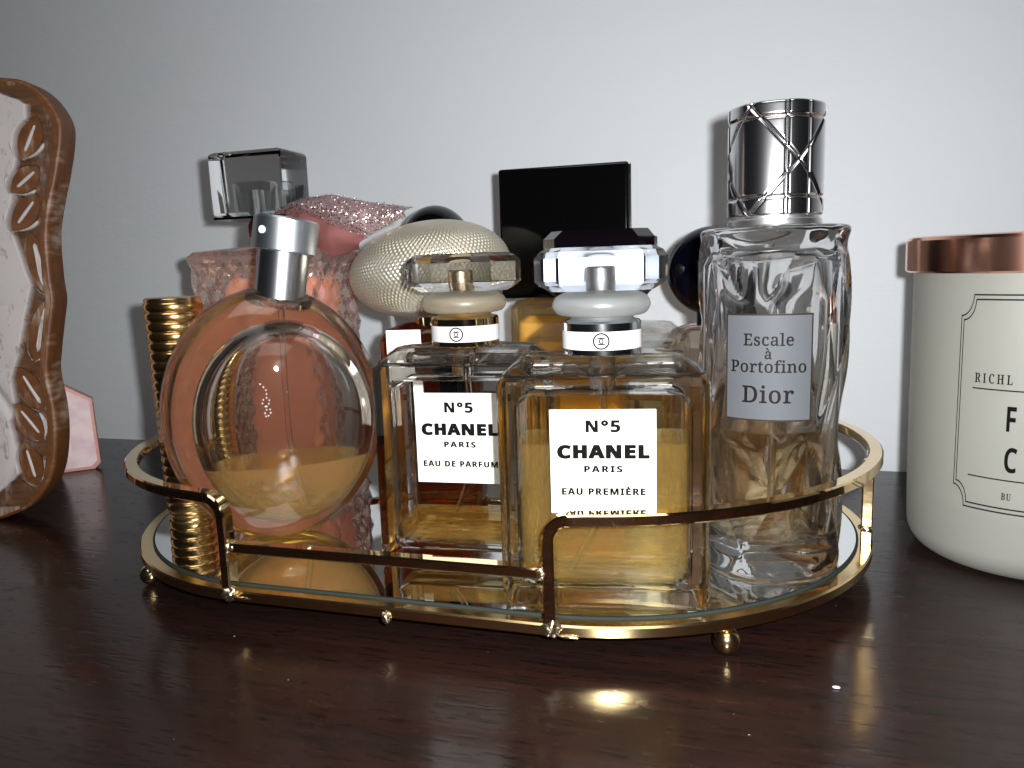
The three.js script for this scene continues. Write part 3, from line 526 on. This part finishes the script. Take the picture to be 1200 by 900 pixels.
// ---------------------------------------------------------------- candle jar with copper lid
{
  const o = thing('jar_candle', 'frosted white glass candle jar with shiny copper lid and black printed label', 'candle', [0.1790, 0, -0.0205], -0.3093);
  const prof = [[0, 0], [0.0265, 0], ...Array.from({ length: 13 }, (_, i) => { const a = i / 12 * Math.PI / 2; return [0.0265 + 0.0080 * Math.sin(a), 0.0085 * (1 - Math.cos(a))]; }), [0.0347, 0.012], [0.0352, 0.03], [0.0358, 0.0915]];
  const fine = dataTex(256, 256, () => 0.46 + 0.12 * rnd());
  part(o, 'jar', lathe([...prof, [0.0340, 0.0915], [0.0332, 0.0205], [0.0318, 0.0189], [0, 0.0188]], 160, 0.9), phy({ color: lin(0.47, 0.475, 0.43), transmission: 0.6, thickness: 0, roughness: 0.55, ior: 1.45 }));
  part(o, 'wax', lathe([[0, 0.0190], [0.0318, 0.0190], [0.0330, 0.0205], [0.0333, 0.0780], [0, 0.0780]], 72, 0.7), std({ color: lin(0.60, 0.55, 0.43), roughness: 0.6 }));
  part(o, 'copper_lid', lathe([[0, 0.0900], [0.0336, 0.0900], [0.0338, 0.0916], [0.0378, 0.0916], [0.0384, 0.0921], [0.0385, 0.1015], [0.0380, 0.1024], [0.0368, 0.1028], [0, 0.1028]], 160, 0.5), std({ color: lin(0.88, 0.46, 0.34), metalness: 1, roughness: 0.17 }));
  const W = 1400, H = 1240, ink = canvasTex(W, H, (g) => {
    g.clearRect(0, 0, W, H); g.strokeStyle = g.fillStyle = '#0c0c0c';
    const frame = (i, lw) => { const r = 118, x0 = 12 + i, y0 = 12 + i, x1 = W - 12 - i, y1 = H - 12 - i, q = r - i * 0.1; g.lineWidth = lw; g.beginPath(); g.moveTo(x0 + q, y0); g.lineTo(x1 - q, y0); g.arc(x1, y0, q, Math.PI, Math.PI / 2, true); g.lineTo(x1, y1 - q); g.arc(x1, y1, q, -Math.PI / 2, Math.PI, true); g.lineTo(x0 + q, y1); g.arc(x0, y1, q, 0, -Math.PI / 2, true); g.lineTo(x0, y0 + q); g.arc(x0, y0, q, Math.PI / 2, 0, true); g.stroke(); };
    frame(0, 8); frame(26, 8);
    text(g, 'RICHL', 176, 500, serifFont(74, 'bold'), 18, 1.1, 'left'); g.fillRect(160, 530, W - 320, 7);
    text(g, 'F', 470, 760, sansFont(196, 'bold'), 0, 1, 'left'); text(g, 'C', 478, 990, sansFont(196, 'bold'), 0, 1, 'left');
    g.fillRect(160, 1035, W - 320, 7); text(g, 'BU', 480, 1150, serifFont(52, 'bold'), 6, 1.1, 'left');
  });
  part(o, 'label_print', sheet(60, 1, (u, v) => { const a = Math.PI / 2 - (-0.57 + u * 1.14), r = 0.0353 + 0.0006 * v; return [r * Math.cos(a), 0.0212 + v * 0.0648, r * Math.sin(a)]; }), phy({ map: ink, transparent: true, roughness: 0.9, specularIntensity: 0.2 }));
}

// ---------------------------------------------------------------- carved wooden frame, at the left
{
  const o = thing('carved_frame', 'ornate carved wooden frame with whitewashed leaves and scalloped brown edge', 'carved frame', [-0.1969, 0, 0.0236], 0.349);
  const edge = [[0.1757, -0.010], [0.1756, 0.0048], [0.1753, 0.0150], [0.1738, 0.0230], [0.1685, 0.0300], [0.1599, 0.0346], [0.1517, 0.0344], [0.1386, 0.0310], [0.1266, 0.0272], [0.1152, 0.0246], [0.0988, 0.0238], [0.0905, 0.0240], [0.0820, 0.0222], [0.0703, 0.0196], [0.0599, 0.0180], [0.0458, 0.0190], [0.0316, 0.0180], [0.0173, 0.0142], [0.0067, 0.0060], [0.0014, -0.0050], [0, -0.0120]];
  const mid = (h) => -0.060 + 0.015 * (h / 0.1757);
  const right = new THREE.SplineCurve(edge.map(([h, u]) => new THREE.Vector2(u, h))).getPoints(110);
  const outline = [...right, ...right.map((p) => new THREE.Vector2(2 * mid(p.y) - p.x, p.y)).reverse()];
  const washTex = dataTex(512, 512, (u, v) => { const k = fbm(u * 5, v * 3, 3, 4), s = fbm(u * 40, v * 14, 7, 3), wsh = sstep(-0.05, 0.42, k + 0.35 * s), b = 0.5 + 0.5 * fbm(u * 9, v * 40, 12, 3); const br = [0.26 + 0.20 * b, 0.155 + 0.115 * b, 0.07 + 0.05 * b]; return br.map((c, i) => c + ([0.66, 0.62, 0.60][i] - c) * wsh * 0.75); }, true);
  washTex.repeat.set(14, 9);
  const slab = new THREE.ExtrudeGeometry(new THREE.Shape(outline), { depth: 0.0090, bevelEnabled: true, bevelThickness: 0.0014, bevelSize: 0.0014, bevelOffset: -0.0014, bevelSegments: 4, curveSegments: 8 });
  part(o, 'frame_board', toCreasedNormals(moved(slab, 0, 0, -0.0104), 0.5), std({ map: washTex, roughness: 0.5 }));
  // carved relief: whitewashed field, hollowed leaves with white midribs
  const inner = [[0.170, 0.012], [0.165, 0.0235], [0.157, 0.0228], [0.150, 0.0188], [0.140, 0.0160], [0.130, 0.0140], [0.120, 0.0118], [0.108, 0.0145], [0.096, 0.0170], [0.090, 0.0150], [0.080, 0.0120], [0.069, 0.0090], [0.060, 0.0048], [0.050, 0.0050], [0.042, 0.0018], [0.030, 0.0030], [0.020, 0.0030], [0.012, -0.0080], [0.006, -0.02]];
  const look = (T, h) => { for (let i = 0; i < T.length - 1; i++) if (h <= T[i][0] && h >= T[i + 1][0]) { const t = (T[i][0] - h) / (T[i][0] - T[i + 1][0]); return T[i][1] + (T[i + 1][1] - T[i][1]) * t; } return T[T.length - 1][1]; };
  const leaves = [[0.0261, 0.1597, 0.0194, 0.1465, 0.0050], [0.0243, 0.1413, 0.0145, 0.1336, 0.0048], [0.0225, 0.1306, 0.0131, 0.1195, 0.0050], [0.0186, 0.1155, 0.0215, 0.0951, 0.0050], [0.0222, 0.0905, 0.0150, 0.0692, 0.0052], [0.0071, 0.0628, 0.0139, 0.0478, 0.0050], [0.0042, 0.0482, 0.0124, 0.0352, 0.0050], [0.0054, 0.0321, 0.0080, 0.0165, 0.0052]];
  const big = [[-0.012, 0.150, 0.030, 0.9], [-0.012, 0.030, 0.030, -0.9], [-0.030, 0.09, 0.022, 0]];
  const relief = (u, h) => {
    const hw = h + 0.0008 * N(u * 300, h * 300, 4), edgeIn = look(inner, hw), edgeOut = look(edge, h) - 0.0035;
    let deep = 0, white = sstep(-0.0012, 0.0006, edgeIn - u), z = 0.0016 * white;
    // shallow petals pressed into the field
    const q = Math.hypot((u + 0.016) / 0.020, (Math.abs(h - 0.0885) - 0.052) / 0.026); z += white * (-0.0011 * Math.exp(-(((q - 1) / 0.09) ** 2)));
    const lob = Math.abs(Math.sin((h - 0.0885) / 0.0125 * Math.PI / 2 + (u > 0 ? 0 : 0.8))); z += white * 0.0005 * Math.sqrt(lob) * sstep(0.014, 0.0, Math.abs(u - 0.006));
    for (const [x0, y0, x1, y1, wd] of leaves) {
      const L = Math.hypot(x1 - x0, y1 - y0) * 1.06, dx = (x1 - x0) / L, dy = (y1 - y0) / L, p = ((u - x0) * dx + (h - y0) * dy) / L, s = -(u - x0) * dy + (h - y0) * dx;
      if (p < -0.25 || p > 1.25) continue;
      const wHere = wd * Math.pow(Math.max(0.0001, Math.sin(clamp(p * 0.92 + 0.05, 0, 1) * Math.PI)), 0.75), k = Math.abs(s) / wHere;
      if (k < 1.35 && p > -0.1 && p < 1.1) {
        const dish = (1 - sstep(0.6, 1.0, k)) * (0.25 + 0.75 * sstep(-0.0015, 0.0035, edgeOut - u)); z = z * (1 - dish) - 0.0030 * dish * (1 - 0.5 * k * k); deep = Math.max(deep, dish * (1 - k)); white *= 1 - dish;
        const rib = Math.exp(-((s / (0.00055 + 0.0009 * Math.sin(clamp(p) * Math.PI))) ** 2)) * sstep(0.02, 0.2, p) * (1 - sstep(0.75, 0.98, p)); z += 0.0030 * rib; white = Math.max(white, sstep(0.3, 0.6, rib));
        const rim = Math.exp(-(((k - 1.14) / 0.17) ** 2)) * sstep(0.3, 0.6, p) * (s > 0 ? 1 : 0.55 * sstep(0.7, 0.95, p)); z += 0.0016 * rim; white = Math.max(white, 0.95 * sstep(0.35, 0.65, rim));
      }
    }
    return [z, white];
  };
  const nu = 260, nv = 560, col = [];
  const uMin = -0.055, edgeAt = (h) => look(edge, h) - 0.0030;
  const g = sheet(nu, nv, (a, b) => {
    const h = 0.006 + b * 0.1660, u = uMin + (edgeAt(h) - uMin) * Math.pow(a, 0.7), fade = sstep(1, 0.985, a) * sstep(0, 0.01, b) * sstep(1, 0.99, b), [z, wt] = relief(u, h);
    const n1 = fbm(u * 260, h * 130, 3, 4), n2 = fbm(u * 900, h * 420, 6, 3), worn = clamp(wt - sstep(0.16, 0.42, n1 + 0.5 * n2) * 0.45), bt = 0.75 + 0.9 * fbm(u * 150, h * 500, 9, 3), wsh = sstep(0.02, 0.5, fbm(u * 120, h * 34, 5, 4) + 0.15 * n2) * 0.55 * (1 - wt);
    const m = clamp(worn + wsh), br = [0.105 * bt, 0.042 * bt, 0.012 * bt];
    br.forEach((c, i) => col.push(c + ([0.44, 0.41, 0.405][i] - c) * m));
    return [u, h, 0.0005 + z * fade];
  });
  g.setAttribute('color', new THREE.Float32BufferAttribute(col, 3));
  part(o, 'carved_relief', g, std({ vertexColors: true, roughness: 0.62 }));
}

// ---------------------------------------------------------------- pale pink coaster behind the frame
{
  const o = thing('hexagon_coaster', 'pale pink stone hexagon with pink rim standing behind the carved frame', 'coaster', [-0.2440, 0, -0.0490], 0.76);
  const hex = (k) => new THREE.Shape([[0.0095, 0], [0.0125, 0.0030], [0.0118, 0.0370], [-0.0060, 0.0490], [-0.0280, 0.0400], [-0.0300, 0.0030], [-0.0270, 0]].map(([x, y]) => new THREE.Vector2(-0.0085 + (x + 0.0085) * k, 0.0245 + (y - 0.0245) * k)));
  const mt = dataTex(256, 256, (u, v) => { const k = fbm(u * 5, v * 5, 2, 5), c = sstep(-0.25, 0.25, k); return [0.90 - 0.05 * c, 0.82 - 0.09 * c, 0.82 - 0.06 * c]; }, true); mt.repeat.set(20, 20);
  part(o, 'rim', toCreasedNormals(new THREE.ExtrudeGeometry(hex(1), { depth: 0.006, bevelEnabled: true, bevelThickness: 0.0008, bevelSize: 0.0008, bevelOffset: -0.0008, bevelSegments: 3 }), 0.5), std({ color: lin(0.60, 0.30, 0.25), roughness: 0.5 }));
  part(o, 'face', moved(new THREE.ExtrudeGeometry(hex(0.92), { depth: 0.0006, bevelEnabled: false }), 0, 0, 0.0068), std({ map: mt, roughness: 0.4 }));
}

// ---------------------------------------------------------------- a speck of lint
{
  const o = new THREE.Mesh(new THREE.IcosahedronGeometry(0.0006, 1).scale(1.5, 0.5, 0.8), std({ color: lin(0.55, 0.55, 0.56), roughness: 0.9 }));
  o.name = 'lint_speck'; o.position.set(0.1113, 0.0003, 0.0817); o.userData = { label: 'tiny white speck of lint on the bare tabletop right of the tray foot', category: 'lint' }; o.castShadow = o.receiveShadow = true; scene.add(o);
}

{
  const n = 90, d = new THREE.InstancedMesh(new THREE.IcosahedronGeometry(0.00011, 0), std({ color: lin(0.32, 0.30, 0.29), roughness: 1 }), n), m = new THREE.Matrix4();
  for (let i = 0; i < n; i++) { const k = 0.5 + rnd() * rnd() * 1.4; m.makeScale(k * (0.7 + rnd()), k * 0.6, k); m.setPosition(-0.25 + rnd() * 0.5, 0.00006, -0.08 + rnd() * 0.25); d.setMatrixAt(i, m); }
  d.name = 'dust'; d.userData = { kind: 'stuff', label: 'sparse fine specks of dust scattered over the dark tabletop', category: 'dust' }; scene.add(d);
}

renderer.render(scene, camera);
